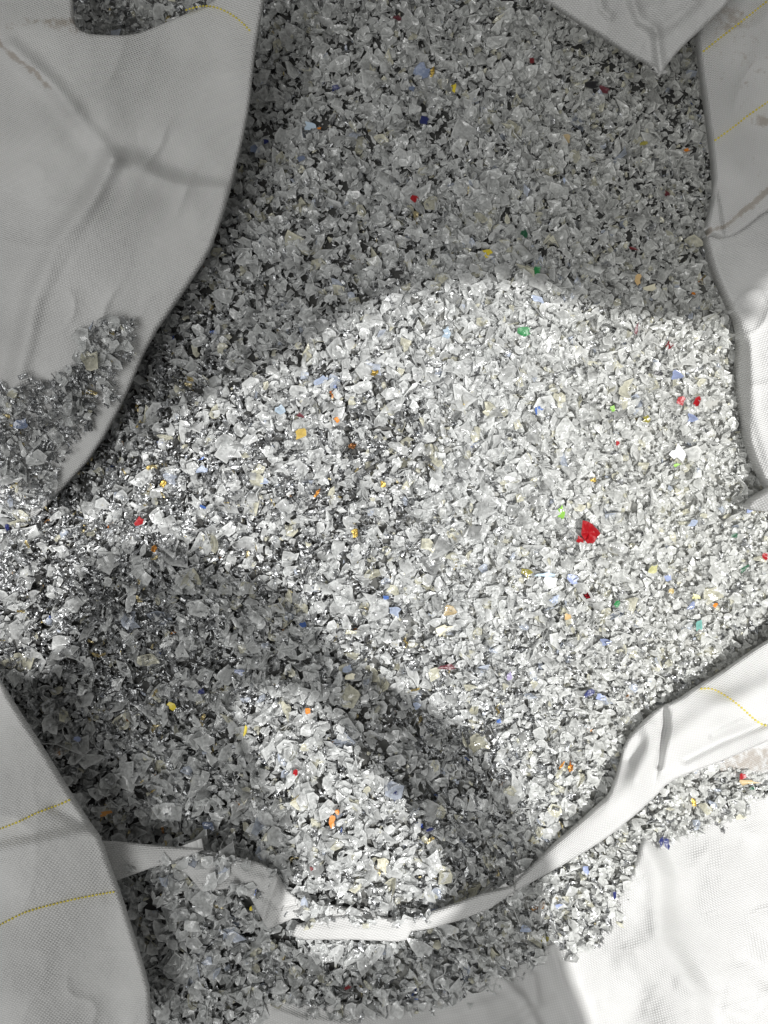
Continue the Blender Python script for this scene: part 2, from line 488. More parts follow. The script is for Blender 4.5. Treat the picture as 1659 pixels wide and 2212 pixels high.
# right flap: soiled upper length, clean lower length
RUP = [(1600, -80), (1540, 20), (1509, 64), (1514, 118), (1520, 165), (1527, 215), (1541, 322), (1548, 405), (1536, 455), (1526, 500), (1566, 515), (1600, 500), (1660, 450), (1800, 380), (1800, -80)]
def z_rup(u, v):
    z = 0.035 + 0.05 * ss(1500, 1750, u)
    z = z + steps(u, v, [([(1548, 412), (1556, 450), (1562, 490)], 6, 0.008)])
    return z
def st_rup(u, v):
    return 0.62 * G(u, v, 1575, 40, 30, 26, -30) + 0.33 * G(u, v, 1610, 130, 60, 70) + 0.22 * G(u, v, 1640, 330, 40, 120) + 0.8 * G(u, v, 1650, 262, 14, 9) + 0.9 * np.exp(-0.5 * (seg_dist(u, v, [(1530, 500), (1566, 490), (1600, 460), (1660, 412)])[0] / 5) ** 2) + 0.14
o_rup = cloth('flap', RUP, z_rup, R=0.005, drop=0.012, ang=-35, stain=st_rup, step=3.0, wav=0.003, label='soiled upper length of the right flap, crossed by two yellow threads')

RLOW = [(1525, 503), (1545, 580), (1573, 645), (1600, 698), (1600, 756), (1595, 809), (1606, 902), (1624, 974), (1659, 1053), (1700, 1110), (1800, 1150), (1800, 330), (1660, 416), (1610, 458), (1566, 490), (1545, 497)]
def z_rlow(u, v):
    z = 0.028 + 0.020 * ss(1560, 1720, u)
    z = z + creases(u, v, [([(1612, 690), (1625, 780), (1632, 900), (1665, 1010)], 8, 0.003), ([(1560, 520), (1600, 505), (1660, 455)], 12, 0.004)])
    z = z - 0.012 * ss(700, 760, v) * ss(1625, 1600, u)
    return z
o_rlow = cloth('flap', RLOW, z_rlow, R=0.005, drop=0.015, ang=-20, step=3.0, wav=0.002, label='clean lower length of the right flap where the light falls')

WEDGE = [(1613, 1096), (1627, 1078), (1645, 1066), (1700, 1035), (1780, 1030), (1780, 1120), (1680, 1106), (1640, 1104)]
o_wedge = cloth('flap', WEDGE, lambda u, v: 0.040 + 0.03 * ss(1600, 1700, u), R=0.004, drop=0.015, ang=15, step=2.5, wav=0.001, label='small white wedge of cloth at the right edge')

# bottom-left flap
BLEFT = [(-160, 1280), (-40, 1420), (0, 1480), (36, 1538), (86, 1614), (143, 1707), (193, 1785), (215, 1814), (236, 1879), (258, 1936), (286, 2025), (312, 2108), (322, 2154), (324, 2300), (-160, 2300)]
def z_bl(u, v):
    z = 0.055 + 0.05 * ss(300, 0, u) + 0.01 * ss(1500, 2200, v)
    z = z + creases(u, v, [([(-40, 1845), (90, 1818), (205, 1792)], 16, 0.007), ([(120, 1745), (205, 1788)], 10, -0.004)])
    z = z + steps(u, v, [([(-100, 1850), (90, 1815), (260, 1780)], 22, 0.008)])
    return z
o_bl = cloth('flap', BLEFT, z_bl, R=0.003, drop=0.007, ang=-10, wav=0.003, label='lower left flap crossed by two yellow threads')

# long flap running in from the lower right and narrowing to a twist
LR = [(1800, 1300), (1659, 1385), (1600, 1425), (1559, 1454), (1505, 1485), (1466, 1513), (1423, 1531), (1387, 1563), (1351, 1606), (1341, 1649), (1330, 1685), (1316, 1721), (1294, 1739), (1244, 1785), (1190, 1832),
      (1144, 1879), (1106, 1916), (1109, 1924), (1119, 1923), (1172, 1893), (1244, 1853), (1316, 1807), (1373, 1760), (1416, 1721), (1445, 1689), (1495, 1667), (1566, 1642), (1659, 1600), (1800, 1540)]
def z_lr(u, v):
    t = ss(1100, 1450, u)
    z = 0.008 + 0.014 * t + 0.016 * ss(1400, 1700, u)
    mid = [(1109, 1920), (1244, 1812), (1316, 1755), (1380, 1690), (1440, 1610), (1540, 1540), (1800, 1420)]
    z = z + creases(u, v, [(mid, 22, 0.010), ([(1438, 1536), (1440, 1570), (1432, 1610), (1425, 1655)], 5, -0.010),
                           ([(1400, 1570), (1400, 1620), (1372, 1680)], 14, 0.008), ([(1360, 1640), (1385, 1600)], 9, -0.006),
                           ([(1480, 1640), (1560, 1600), (1659, 1560)], 7, -0.007), ([(1500, 1500), (1560, 1530), (1640, 1580)], 26, 0.006),
                           ([(1540, 1590), (1600, 1560)], 6, 0.004)])
    z = z + steps(u, v, [([(1438, 1530), (1440, 1570), (1425, 1655)], 6, -0.010)])
    return z
o_lr = cloth('flap', LR, z_lr, R=0.003, drop=0.005, ang=-33, step=3.0, wav=0.002, label='long lower right flap twisting down to a narrow ribbon')

# ribbon continuing from the twist and doubled under the flakes
RIB = [(1112, 1914), (1085, 1922), (1041, 1932), (988, 1952), (934, 1970), (898, 1984), (840, 1985), (760, 1978), (690, 1985), (640, 2000), (630, 2022), (660, 2030), (760, 2030), (859, 2034), (879, 2030), (888, 2012), (927, 2007), (988, 1990), (1059, 1963), (1112, 1926)]
def z_rib(u, v):
    return 0.013 + 0.006 * ss(900, 1100, u) + creases(u, v, [([(660, 2010), (860, 2012)], 10, 0.003), ([(900, 1994), (980, 1965), (1105, 1920)], 9, 0.004)])
o_rib = cloth('hem', RIB, z_rib, R=0.0015, drop=0.003, sm=0, ang=-12, step=2.5, wav=0.001, label='narrow hem lying across the flakes, brightly lit at its left end')
# the hem's left length coming out from under the lower left flap
HEM = [(376, 1862), (437, 1838), (500, 1850), (560, 1866), (597, 1886), (620, 1925), (650, 1948), (719, 1956), (780, 1968), (846, 1990), (769, 1990), (700, 1984), (633, 1984), (579, 2008), (556, 1968), (540, 1938), (491, 1920), (437, 1926), (405, 1890)]
def z_hem(u, v):
    return heap_h(u, v) * 0 + 0.010 + creases(u, v, [([(400, 1870), (480, 1880), (590, 1910)], 16, 0.005), ([(600, 1960), (640, 1950)], 5, -0.004), ([(480, 1920), (560, 1900)], 8, 0.003), ([(430, 1900), (500, 1895), (585, 1945)], 6, -0.004), ([(600, 1895), (575, 1960), (566, 1990)], 5, 0.005)]) + steps(u, v, [([(596, 1880), (612, 1930), (600, 1990)], 7, 0.006), ([(470, 1840), (520, 1905), (556, 1965)], 12, -0.005)])
o_hem = cloth('hem', HEM, z_hem, R=0.0015, drop=0.003, sm=0, ang=8, step=2.5, wav=0.001, label='folded hem half buried in the flakes beside the lower left flap')
TRI = [(180, 1815), (218, 1818), (261, 1820), (358, 1830), (440, 1836), (400, 1852), (322, 1877), (247, 1904), (200, 1910)]
o_tri = cloth('hem', TRI, lambda u, v: 0.018 + creases(u, v, [([(230, 1850), (420, 1842)], 12, 0.004)]), R=0.0015, drop=0.003, sm=0, ang=3, step=2.5, wav=0.001, label='tapering end of the hem against the lower left flap')

# where loose flakes lie, in plan
MAIN = [(-120, 1060), (60, 1120), (125, 1050), (193, 960), (258, 860), (304, 720), (380, 600), (440, 520), (470, 420), (500, 300), (520, 160), (530, 0), (530, -120), (1800, -120), (1800, 1390), (1659, 1420), (1560, 1490), (1480, 1540),
        (1445, 1600), (1430, 1650), (1440, 1670), (1500, 1655), (1560, 1640), (1659, 1672), (1800, 1660), (1800, 1715), (1659, 1738), (1602, 1762), (1566, 1780), (1513, 1795), (1445, 1812), (1430, 1850), (1416, 1886), (1377, 1932), (1359, 1982), (1323, 2022),
        (1287, 2043), (1244, 2062), (1215, 2070), (1183, 2092), (1137, 2110), (1060, 2138), (1005, 2157), (934, 2187), (755, 2199), (648, 2196), (612, 2178), (576, 2182), (547, 2202), (520, 2240), (500, 2330), (250, 2330), (-120, 1900)]
HEAP2 = [(-120, 840), (20, 838), (48, 822), (100, 818), (130, 790), (165, 790), (172, 730), (200, 705), (238, 690), (285, 700), (300, 735), (285, 775), (250, 800), (262, 850), (205, 880), (200, 920), (150, 990), (120, 1030), (120, 1200), (-120, 1200)]
NOTCH = [(150, -60), (150, 45), (180, 85), (300, 90), (360, 60), (470, 0), (500, -60)]

def z_out(u, v):
    d, _, _, _ = seg_dist(u, v, MAIN, closed=True)
    ins = inside(u, v, MAIN)
    base = heap_h(u, v)
    z = base - 0.004 + 0.02 * ss(0, 400, np.where(ins, 0, d)) - 0.006 * ss(0, 60, np.where(ins, d, 0))
    z = z + creases(u, v, [([(1400, 1830), (1432, 1896), (1437, 2029), (1500, 2130)], 18, 0.010), ([(1437, 2029), (1330, 2110), (1290, 2200)], 30, 0.007),
                           ([(1190, 2040), (1215, 2100), (1262, 2215), (1280, 2300)], 12, 0.014), ([(1090, 2120), (1130, 2160), (1180, 2250)], 9, 0.007), ([(1150, 2110), (1160, 2170), (1090, 2215)], 8, 0.006),
                           ([(600, 2185), (640, 2200), (760, 2215)], 7, 0.006), ([(1500, 1960), (1580, 2060), (1680, 2110)], 34, -0.010),
                           ([(1480, 2120), (1560, 2180), (1660, 2230)], 16, 0.005), ([(860, 2230), (980, 2190), (1100, 2160)], 14, 0.005)])
    z = z + steps(u, v, [([(1200, 2040), (1230, 2130), (1275, 2260)], 24, 0.008), ([(1400, 1810), (1434, 1896), (1437, 2029), (1520, 2160), (1560, 2300)], 34, 0.020), ([(1650, 1830), (1560, 1960), (1600, 2080), (1700, 2150)], 40, 0.012), ([(1330, 2060), (1400, 2130), (1420, 2260)], 30, -0.010)])
    return z
def st_out(u, v):
    return 0.95 * G(u, v, 1630, 1640, 70, 26, -14) + 0.5 * G(u, v, 1500, 1680, 60, 10, -15) + 0.25 * G(u, v, 1570, 1860, 300, 60, -30)
OUT = [(500, 2400), (525, 2190), (560, 2150), (640, 2166), (755, 2168), (934, 2150), (1005, 2120), (1134, 2078), (1200, 2030), (1290, 1985), (1340, 1930), (1376, 1860), (1400, 1775), (1513, 1758), (1602, 1726), (1800, 1680), (1850, 2400)]
o_out = cloth('bag_wall', OUT, z_out, R=0.004, drop=0.004, ang=33, stain=st_out, wav=0.004, label='outer cloth under the spilled flakes at lower right')
STN = [(1470, 1640), (1566, 1600), (1800, 1500), (1800, 1712), (1659, 1702), (1560, 1672), (1470, 1690)]
o_stn = cloth('bag_wall', STN, lambda u, v: heap_h(u, v) - 0.002 + 0.004 * ss(1700, 1560, v), R=0.003, drop=0.004, ang=20, stain=st_out, wav=0.002, label='strip of outer cloth soiled with brown dust')

# ------------------------------------------------------------------ yellow threads woven into the cloth
def thread(o, pts):
    pts = smooth_line(pts, 2)
    seg = np.hypot(*np.diff(pts, axis=0).T); cum = np.r_[0, np.cumsum(seg)]
    V, F = [], []
    s0 = 0.0
    while s0 < cum[-1] - 6:
        ln = 6.0 + random.uniform(-0.8, 0.8)
        c = [np.array([np.interp(s, cum, pts[:, 0]), np.interp(s, cum, pts[:, 1])]) for s in (s0, s0 + ln / 2, s0 + ln)]
        d = c[2] - c[0]; d /= np.linalg.norm(d) + 1e-9; nrm = np.array([-d[1], d[0]])
        b = len(V)
        wd = 2.6 + random.uniform(-0.3, 0.3)
        for k, (cc, wk, zk) in enumerate(((c[0], 0.35, 0.0004), (c[1], 1.0, 0.0020), (c[2], 0.35, 0.0004))):
            for sgn, dz in ((-1, -0.0014), (-0.55, 0), (0.55, 0), (1, -0.0014)):
                q = cc + nrm * sgn * wd * wk
                z = float(clothz(o, q[0], q[1])) + zk + dz
                V.append(P(q[0], q[1], z))
        for k in range(2):
            for j in range(3):
                a = b + k * 4 + j
                F.append((a, a + 1, a + 5, a + 4))
        s0 += ln + 1.8
    me = mesh_np('yellow_thread', np.array(V), np.array(F), None, True, None, (M_THREAD,))
    link('yellow_thread', me, o)
thread(o_left, [(400, 22), (435, 12), (465, 14), (500, 30), (525, 50), (545, 72)])
thread(o_rup, [(1518, 112), (1560, 78), (1610, 40), (1665, -4)])
thread(o_rup, [(1543, 304), (1580, 278), (1620, 246), (1668, 214)])
thread(o_bl, [(-10, 1794), (40, 1776), (80, 1755), (130, 1738), (152, 1727)])
thread(o_bl, [(-10, 2003), (30, 1982), (60, 1968), (120, 1952), (180, 1938), (250, 1926)])
thread(o_lr, [(1512, 1488), (1538, 1486), (1570, 1504), (1600, 1526), (1640, 1564), (1662, 1568)])

# ------------------------------------------------------------------ unseen sheets added below the lamp, outlines cut to cast the heap's shadows
def raised(name, outer, holes, zb, surf, label):
    def prj(pts):
        pts = smooth_line(pts, 1, closed=True)
        r = []
        for x, y in pts:
            q = Vector(P(np.array(x), np.array(y), np.array(float(surf(x, y)))))
            t = (zb - q.z) / (LAMP.z - q.z)
            r.append(q + (LAMP - q) * t)
        return r
    loops = [prj(outer)] + [prj(h) for h in holes]
    tris = tessellate_polygon(loops)
    V = [p for l in loops for p in l]
    import bmesh
    bm = bmesh.new()
    vs = [bm.verts.new(p) for p in V]
    for t in tris:
        try: bm.faces.new([vs[i] for i in t])
        except ValueError: pass
    bmesh.ops.subdivide_edges(bm, edges=bm.edges, cuts=3, use_grid_fill=True)
    bmesh.ops.triangulate(bm, faces=bm.faces)
    bmesh.ops.recalc_face_normals(bm, faces=bm.faces)
    me = bpy.data.meshes.new(name); bm.to_mesh(me); bm.free()
    me.uv_layers.new(name='UVMap')
    me.materials.append(M_CLOTH)
    o = link(name, me, bag)
    sol = o.modifiers.new('thickness', 'SOLIDIFY'); sol.thickness = 0.003
    o['label'] = label
    return o
def surf_any(x, y):
    x = np.array(float(x)); y = np.array(float(y))
    if x > 1590 and 300 < y < 1100: return z_rlow(x, y)
    if x < 300 and y > 1500: return z_bl(x, y) if x < 230 else heap_h(x, y)
    return heap_h(x, y)
A_SH = [(-900, 1010), (-100, 1035), (0, 1040), (90, 1065), (140, 1110), (190, 1065), (260, 1005), (300, 950), (400, 865), (520, 815), (640, 755), (700, 705), (800, 650), (900, 618), (1000, 606),
        (1100, 600), (1200, 625), (1280, 660), (1400, 682), (1500, 695), (1560, 690), (1600, 665), (1660, 600), (1800, 480), (2300, 300), (2300, -700), (-900, -700)]
C_SH = [(-900, 1385), (-60, 1395), (10, 1425), (65, 1462), (120, 1440), (145, 1380), (150, 1290), (170, 1215), (220, 1180), (300, 1168), (400, 1168), (460, 1215), (540, 1245), (610, 1265), (665, 1330), (720, 1400), (800, 1450), (900, 1505),
        (990, 1560), (1050, 1640), (1100, 1720), (1150, 1790), (1180, 1870), (1165, 1950), (1185, 2010), (1215, 2080), (1262, 2212), (1330, 2500), (1330, 2900), (-900, 2900)]
C_HO = [(490, 1500), (560, 1480), (640, 1490), (700, 1530), (760, 1610), (860, 1715), (945, 1820), (975, 1890), (965, 1950), (910, 2003), (870, 2050), (800, 2070), (740, 2090), (680, 2070), (600, 2000), (590, 1940), (650, 1870), (610, 1780), (575, 1690), (525, 1590)]
raised('far_shadow_sheet', A_SH, [], 1.85, surf_any, 'added unseen sheet cut to shade the far half of the heap')
raised('near_shadow_sheet', C_SH, [C_HO], 1.75, surf_any, 'added unseen sheet with a hole, cut to shade the near left heap')

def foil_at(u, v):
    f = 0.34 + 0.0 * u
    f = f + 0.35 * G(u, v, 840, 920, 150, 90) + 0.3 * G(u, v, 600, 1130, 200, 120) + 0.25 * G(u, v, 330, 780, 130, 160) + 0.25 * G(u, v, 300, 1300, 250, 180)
    f = f + 0.6 * G(u, v, 90, 900, 170, 180) + 0.5 * G(u, v, 86, 1250, 22, 110) - 0.10 * G(u, v, 720, 1700, 110, 200) + 0.15 * G(u, v, 1150, 1400, 200, 120) + 0.3 * G(u, v, 980, 1700, 110, 230, -20) + 0.35 * G(u, v, 250, 1550, 230, 220) + 0.2 * G(u, v, 80, 1150, 150, 250) - 0.33 * G(u, v, 1250, 850, 280, 300) - 0.25 * G(u, v, 1480, 1050, 200, 350)  # extra foil also darkens the hollow, shaded band and groove, imitating shade
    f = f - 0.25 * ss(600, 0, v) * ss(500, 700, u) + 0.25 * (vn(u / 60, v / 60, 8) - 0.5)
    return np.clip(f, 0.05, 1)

# ------------------------------------------------------------------ sides of the bag and the floor it stands on (outside the picture)
_r = []
for i in range(96):
    t = i / 96 * 2 * math.pi
    c, n_ = math.cos(t), math.sin(t)
    _r.append((830 + 1010 * math.copysign(abs(c) ** 0.22, c), 1140 + 1270 * math.copysign(abs(n_) ** 0.22, n_)))
_r = np.array(_r)
_V, _F, _U = [], [], []
for j, (zz_, k_) in enumerate([(-0.02, 0.985), (-0.01, 1.0), (-0.05, 1.015), (-0.15, 1.035), (-0.28, 1.03), (-0.38, 1.0)]):
    cx, cy = 830, 1140
    q_ = np.stack([cx + (_r[:, 0] - cx) * k_, cy + (_r[:, 1] - cy) * k_], 1)
    w_ = 0.006 * fbm(np.arange(96) * 22.0, np.full(96, j * 60.0), 90, 6)
    pp = np.stack([(q_[:, 0] - W / 2) * S + w_, (HGT / 2 - q_[:, 1]) * S + w_, np.full(96, zz_)], 1)
    _V.append(pp); _U.append(np.stack([np.arange(96) * 0.04, np.full(96, zz_)], 1))
for j in range(5):
    for i in range(96):
        _F.append((j * 96 + i, j * 96 + (i + 1) % 96, (j + 1) * 96 + (i + 1) % 96, (j + 1) * 96 + i))
_me = mesh_np('bag_wall', np.concatenate(_V), np.array(_F), {'stain': np.full(576, 0.12)}, True, np.concatenate(_U), (M_CLOTH,))
_o = link('bag_wall', _me, bag); _o['label'] = 'outer sides of the bag standing on the floor'
_fl = mesh_np('floor', np.array([(-6, -6, -0.385), (6, -6, -0.385), (6, 6, -0.385), (-6, 6, -0.385)], float), np.array([(0, 1, 2, 3)]), None, False, None, (mat_flat('grey_concrete', (0.24, 0.235, 0.225), 0.8),))
tag(link('floor', _fl), 'grey concrete floor around the bag', None, None, 'structure')

# ------------------------------------------------------------------ bed under the flakes, gap shade and lit right side put into its colour
gu = np.arange(-200, 1860, 14.0); gv = np.arange(-200, 2420, 14.0)
U, V_ = np.meshgrid(gu, gv)
Zb = heap_h(U, V_) - 0.011
d_, _, _, _ = seg_dist(U, V_, MAIN, closed=True)
insm = inside(U, V_, MAIN)
Zb = Zb - 0.05 * ss(-10, 60, np.where(insm, -d_, d_)) - 0.008 * ss(40, 0, np.where(insm, d_, 0))
Zb = Zb - 0.03 * (inside(U, V_, OUT) | inside(U, V_, STN))
idx = np.arange(U.size).reshape(U.shape)
Fb = np.stack([idx[:-1, :-1].ravel(), idx[1:, :-1].ravel(), idx[1:, 1:].ravel(), idx[:-1, 1:].ravel()], 1)
_cu, _cv = U.ravel()[Fb].mean(1), V_.ravel()[Fb].mean(1)
Fb = Fb[inside(_cu, _cv, _r * 0.985 + np.array([830, 1140]) * 0.015)]
bed = link('shade_toned_bed', mesh_np('shade_toned_bed', P(U.ravel(), V_.ravel(), Zb.ravel()), Fb, {'clear': np.clip(1.25 - 1.6 * foil_at(U.ravel(), V_.ravel()), 0, 1) * ss(560, 760, V_.ravel()) * ss(700, 1000, U.ravel())}, True, None, (M_BED,)))  # lighter tone held to the lit right area, painting its brightness
tag(bed, 'bed under the flakes, gap shade and lit side painted into its colour', None, None, 'structure')

# ------------------------------------------------------------------ flake shapes (unit size, about 1 across the half-length)
def flake_shape(n, r, kind='clear', inner=True):
    th = np.sort((np.arange(n) + r.uniform(-0.36, 0.36, n)) / n * 2 * np.pi)
    asp = r.uniform(0.42, 0.95)
    if r.random() < 0.12: asp = r.uniform(0.2, 0.35)
    rad = r.uniform(0.6, 1.08, n)
    if r.random() < 0.6:
        k = r.integers(n); rad[k] *= 1.35; rad[(k + 1) % n] *= 0.8; rad[k - 1] *= 0.8
    if r.random() < 0.45:
        rad[r.integers(n)] *= 0.5
    x, y = rad * np.cos(th), rad * np.sin(th) * asp
    c1, c2, tw = r.normal(0, 0.45), r.normal(0, 0.6), r.normal(0, 0.35)
    cup = abs(r.normal(0, 0.45))
    fa, fb = r.uniform(0, 6.28), r.uniform(-0.25, 0.25)
    fk = r.normal(0, 0.45)
    def zz(x, y, rr):
        return c1 * x * x * 0.6 + c2 * y * y + tw * x * y + cup * rr ** 3 * 0.5 + fk * np.abs(x * math.cos(fa) + y * math.sin(fa) - fb)
    jz = r.normal(0, 0.12 if kind == 'clear' else 0.16, n)
    zo = zz(x, y, 1.0) + jz
    g_ = r.uniform(0.6, 0.84, n)
    xi, yi = x * g_, y * g_
    zi = zz(xi, yi, 0.72) + r.normal(0, 0.07 if kind == 'clear' else 0.15, n)
    t = 0.07 if kind == 'clear' else 0.04
    V = [(0, 0, r.normal(0, 0.05))]
    rim = [0.0]
    F = []
    ar = np.arange(n); nx = (ar + 1) % n
    if inner:
        V += list(zip(xi, yi, zi)); rim += [0.06] * n
        o = 1 + n
    else: o = 1
    V += list(zip(x, y, zo)); rim += [0.7] * n
    V += list(zip(x * 1.01, y * 1.01, zo)); rim += [1.0] * n
    V += list(zip(x * 0.97, y * 0.97, zo - t)); rim += [1.0] * n
    if inner:
        F += [(0, 1 + i, 1 + j) for i, j in zip(ar, nx)]
        for i, j in zip(ar, nx): F += [(1 + i, o + i, o + j), (1 + i, o + j, 1 + j)]
    else:
        F += [(0, o + i, o + j) for i, j in zip(ar, nx)]
    s = o + n
    for i, j in zip(ar, nx): F += [(s + i, s + n + i, s + n + j), (s + i, s + n + j, s + j)]
    V = np.array(V, float)
    V[:, 2] -= V[:, 2].mean()
    return V, np.array(F), np.array(rim)

def foil_shape(r):
    """crumpled foil sliver: a short folded strip"""
    n = 4
    w = r.uniform(0.16, 0.5)
    t = np.linspace(-1, 1, n)
    V = []
    ph = r.uniform(0, 6.28)
    for i, x in enumerate(t):
        off = r.normal(0, 0.15)
        V.append((x + r.normal(0, .1), -w * r.uniform(.6, 1.1) + off, r.normal(0, .22)))
        V.append((x + r.normal(0, .1), off + r.normal(0, .1), 0.28 * math.sin(ph + i * 2.2) + r.normal(0, .12)))
        V.append((x + r.normal(0, .1), w * r.uniform(.6, 1.1) + off, r.normal(0, .22)))
    F = []
    for i in range(n - 1):
        for j in range(2):
            a = i * 3 + j
            F += [(a, a + 3, a + 4), (a, a + 4, a + 1)]
    V = np.array(V); V[:, 2] -= V[:, 2].mean()
    return V, np.array(F), np.zeros(len(V))

def rots(n, r, tilt):
    """random rotations: spin, tilt about a random level axis"""
    a = r.uniform(0, 2 * np.pi, n); b = np.clip(np.abs(r.normal(0, tilt, n)), 0, 1.5); c = r.uniform(0, 2 * np.pi, n)
    ca, sa, cb, sb, cc, sc = np.cos(a), np.sin(a), np.cos(b), np.sin(b), np.cos(c), np.sin(c)
    Z = np.zeros(n); O = np.ones(n)
    R1 = np.stack([ca, -sa, Z, sa, ca, Z, Z, Z, O], 1).reshape(n, 3, 3)
    R2 = np.stack([O, Z, Z, Z, cb, -sb, Z, sb, cb], 1).reshape(n, 3, 3)
    R3 = np.stack([cc, -sc, Z, sc, cc, Z, Z, Z, O], 1).reshape(n, 3, 3)
    return R3 @ R2 @ R1

def size_at(u, v):
    s = 1.0 + 0.0 * u
    s = s + 0.22 * ss(900, 300, u) * ss(900, 1500, v) - 0.20 * ss(950, 1450, u) - 0.06 * ss(1200, 1500, u) * ss(600, 900, v)
    return s
def support(u, v):
    """height flakes rest on, and whether any lie there"""
    z = heap_h(u, v)
    m = inside(u, v, MAIN) | inside(u, v, NOTCH)
    h2 = inside(u, v, HEAP2)
    zl = z_left(u, v) + 0.004
    z = np.where(inside(u, v, NOTCH), heap_h(u + 500, v) + 0.01, z)
    on_left = inside(u, v, LEFT)
    z = np.where(h2 & on_left, zl + 0.005, z)
    z = np.where(h2 & ~on_left, np.maximum(z, -0.02), z)
    m = m | h2
    # flakes strewn over the half-buried hem
    return z, m

def hemmed(u, v):
    return (inside(u, v, RIB) | inside(u, v, HEM) | inside(u, v, TRI) | inside(u, v, LR))

def scatter(n, r):
    u = r.uniform(-90, 1750, n); v = r.uniform(-90, 2300, n)
    z, m = support(u, v)
    # ragged outlines
    d1, _, _, _ = seg_dist(u, v, MAIN, closed=True)
    rag = 26 * (vn(u / 26, v / 26, 3) - 0.5) + 14 * (vn(u / 9, v / 9, 5) - 0.5)
    inm = inside(u, v, MAIN)
    sdm = np.where(inm, d1, -d1)
    edge = (v > 1600) & (u > 480)
    m = np.where(edge & ~inside(u, v, HEAP2), sdm > rag, m)
    d2, _, _, _ = seg_dist(u, v, HEAP2, closed=True)
    in2 = inside(u, v, HEAP2)
    sd2 = np.where(in2, d2, -d2)
    onl = inside(u, v, LEFT)
    inh = onl & (sd2 > rag * 0.8)
    m = np.where(onl & ~inm, inh | inside(u, v, NOTCH), m)
    z = np.where(inh, z_left(u, v) + 0.009, z)
    # hidden well under the flaps
    for poly in (TOPF, RUP, RLOW, BLEFT):
        dd, _, _, _ = seg_dist(u, v, poly, closed=True)
        m &= ~(inside(u, v, poly) & (dd > 45))
    m &= inside(u, v, _r * 0.97 + np.array([830, 1140]) * 0.03)
    hm = hemmed(u, v)
    part = (inside(u, v, RIB) & (v < 1992 + rag) & (u < 930)) | (inside(u, v, HEM) & ((v < 1862 + rag * .6) | (u > 640) & (v < 1972 + rag))) | (inside(u, v, RIB) & (u < 665) & (v < 2005 + rag)) | (hm & (u < 700) & (v > 1800) & (vn(u / 28, v / 20, 13) > 0.80))
    z = np.where(part & hm, 0.022, z)
    m &= ~(hm & ~part)
    return u[m], v[m], z[m], inh[m]

def stuff(name, shapes, u, v, z, size, R, tint, mat, label):
    Vs, Fs, Rs, Ts = [], [], [], []
    base = 0
    which = rng.integers(0, len(shapes), len(u))
    for k, (sv, sf, sr) in enumerate(shapes):
        ii = np.where(which == k)[0]
        if not len(ii): continue
        pos = P(u[ii], v[ii], z[ii])
        w = np.einsum('nij,kj->nki', R[ii], sv) * size[ii, None, None] + pos[:, None, :]
        nv = len(sv)
        Vs.append(w.reshape(-1, 3))
        Fs.append((sf[None] + (np.arange(len(ii)) * nv)[:, None, None] + base).reshape(-1, 3))
        Rs.append((sr[None] + rng.uniform(-0.35, 0.4, (len(ii), 1))).ravel()); Ts.append(np.repeat(tint[ii], nv, 0))
        base += nv * len(ii)
    me = mesh_np(name, np.concatenate(Vs), np.concatenate(Fs), {'rim': np.concatenate(Rs), 'tint': np.concatenate(Ts)}, mat is M_CLEAR, None, (mat,))
    return tag(link(name, me), label, None, None, 'stuff')

def clear_tint(u, v, n, r):
    warm = ss(900, 1500, u) * 0.6 + 0.25 * ss(600, 0, v)
    base = np.stack([0.885 + 0.015 * warm, 0.90 + 0.005 * warm, 0.895 - 0.03 * warm], 1) * (r.uniform(0.84, 1.06, (n, 1)) + 0.05 * ss(800, 1200, u)[:, None])  # last term whitens right-hand flakes, lamp brightness put into their colour
    k = r.random(n)
    yel = k < 0.05; blu = (k > 0.05) & (k < 0.062); dark = (k > 0.085) & (k < 0.12)
    base[yel] = np.array([0.86, 0.84, 0.68]) * r.uniform(0.9, 1.05, (yel.sum(), 1))
    base[blu] = np.array([0.70, 0.76, 0.88]) * r.uniform(0.85, 1.0, (blu.sum(), 1))
    base[dark] *= 0.6
    return np.concatenate([np.clip(base, 0, 1), np.ones((n, 1))], 1)

def foil_tint(n, r):
    base = np.array([0.60, 0.61, 0.62]) * r.uniform(0.5, 1.15, (n, 1))
    k = r.random(n)
    g = k < 0.016; b = (k > 0.07) & (k < 0.0715); c = (k > .085) & (k < .0865)
    base[g] = np.array([0.72, 0.62, 0.36]) * r.uniform(0.7, 1.05, (g.sum(), 1))
    base[b] = np.array([0.20, 0.28, 0.60]); base[c] = np.array([0.75, 0.40, 0.16])
    return np.concatenate([np.clip(base, 0, 1), np.ones((n, 1))], 1)

UNIT = S   # flake half-lengths below are in plan units

clear_shapes = [flake_shape(7 + (_ % 2), rng) for _ in range(60)]
small_shapes = [flake_shape(6, rng, inner=False) for _ in range(30)]
foil_shapes = [foil_shape(rng) for _ in range(40)]

# large and middling clear flakes; smaller and packed closer at the right
u, v, z, inh = scatter(44000, rng)
ux, vx, zx, ix = scatter(26000, rng)
kx = rng.random(len(ux)) < ss(800, 1150, ux) * 0.85
u, v, z, inh = np.r_[u, ux[kx]], np.r_[v, vx[kx]], np.r_[z, zx[kx]], np.r_[inh, ix[kx]]
n = len(u)
fo = foil_at(u, v)
keep = rng.random(n) > 0.78 * np.clip(fo, 0, 1) * np.where(inh, 1.05, 1)
u, v, z, inh, fo = u[keep], v[keep], z[keep], inh[keep], fo[keep]
n = len(u)
sz = np.clip(rng.lognormal(2.58, 0.40, n), 6, 36) * size_at(u, v)
lay = rng.uniform(-0.0078, 0.0035, n)
lay = np.where(inh, rng.uniform(0.002, 0.008, n), lay)
stuff('plastic_flakes', clear_shapes, u, v, z + lay, sz * UNIT, rots(n, rng, 0.56), clear_tint(u, v, n, rng), M_CLEAR,
      'heaped frosted clear plastic flakes filling the bag')
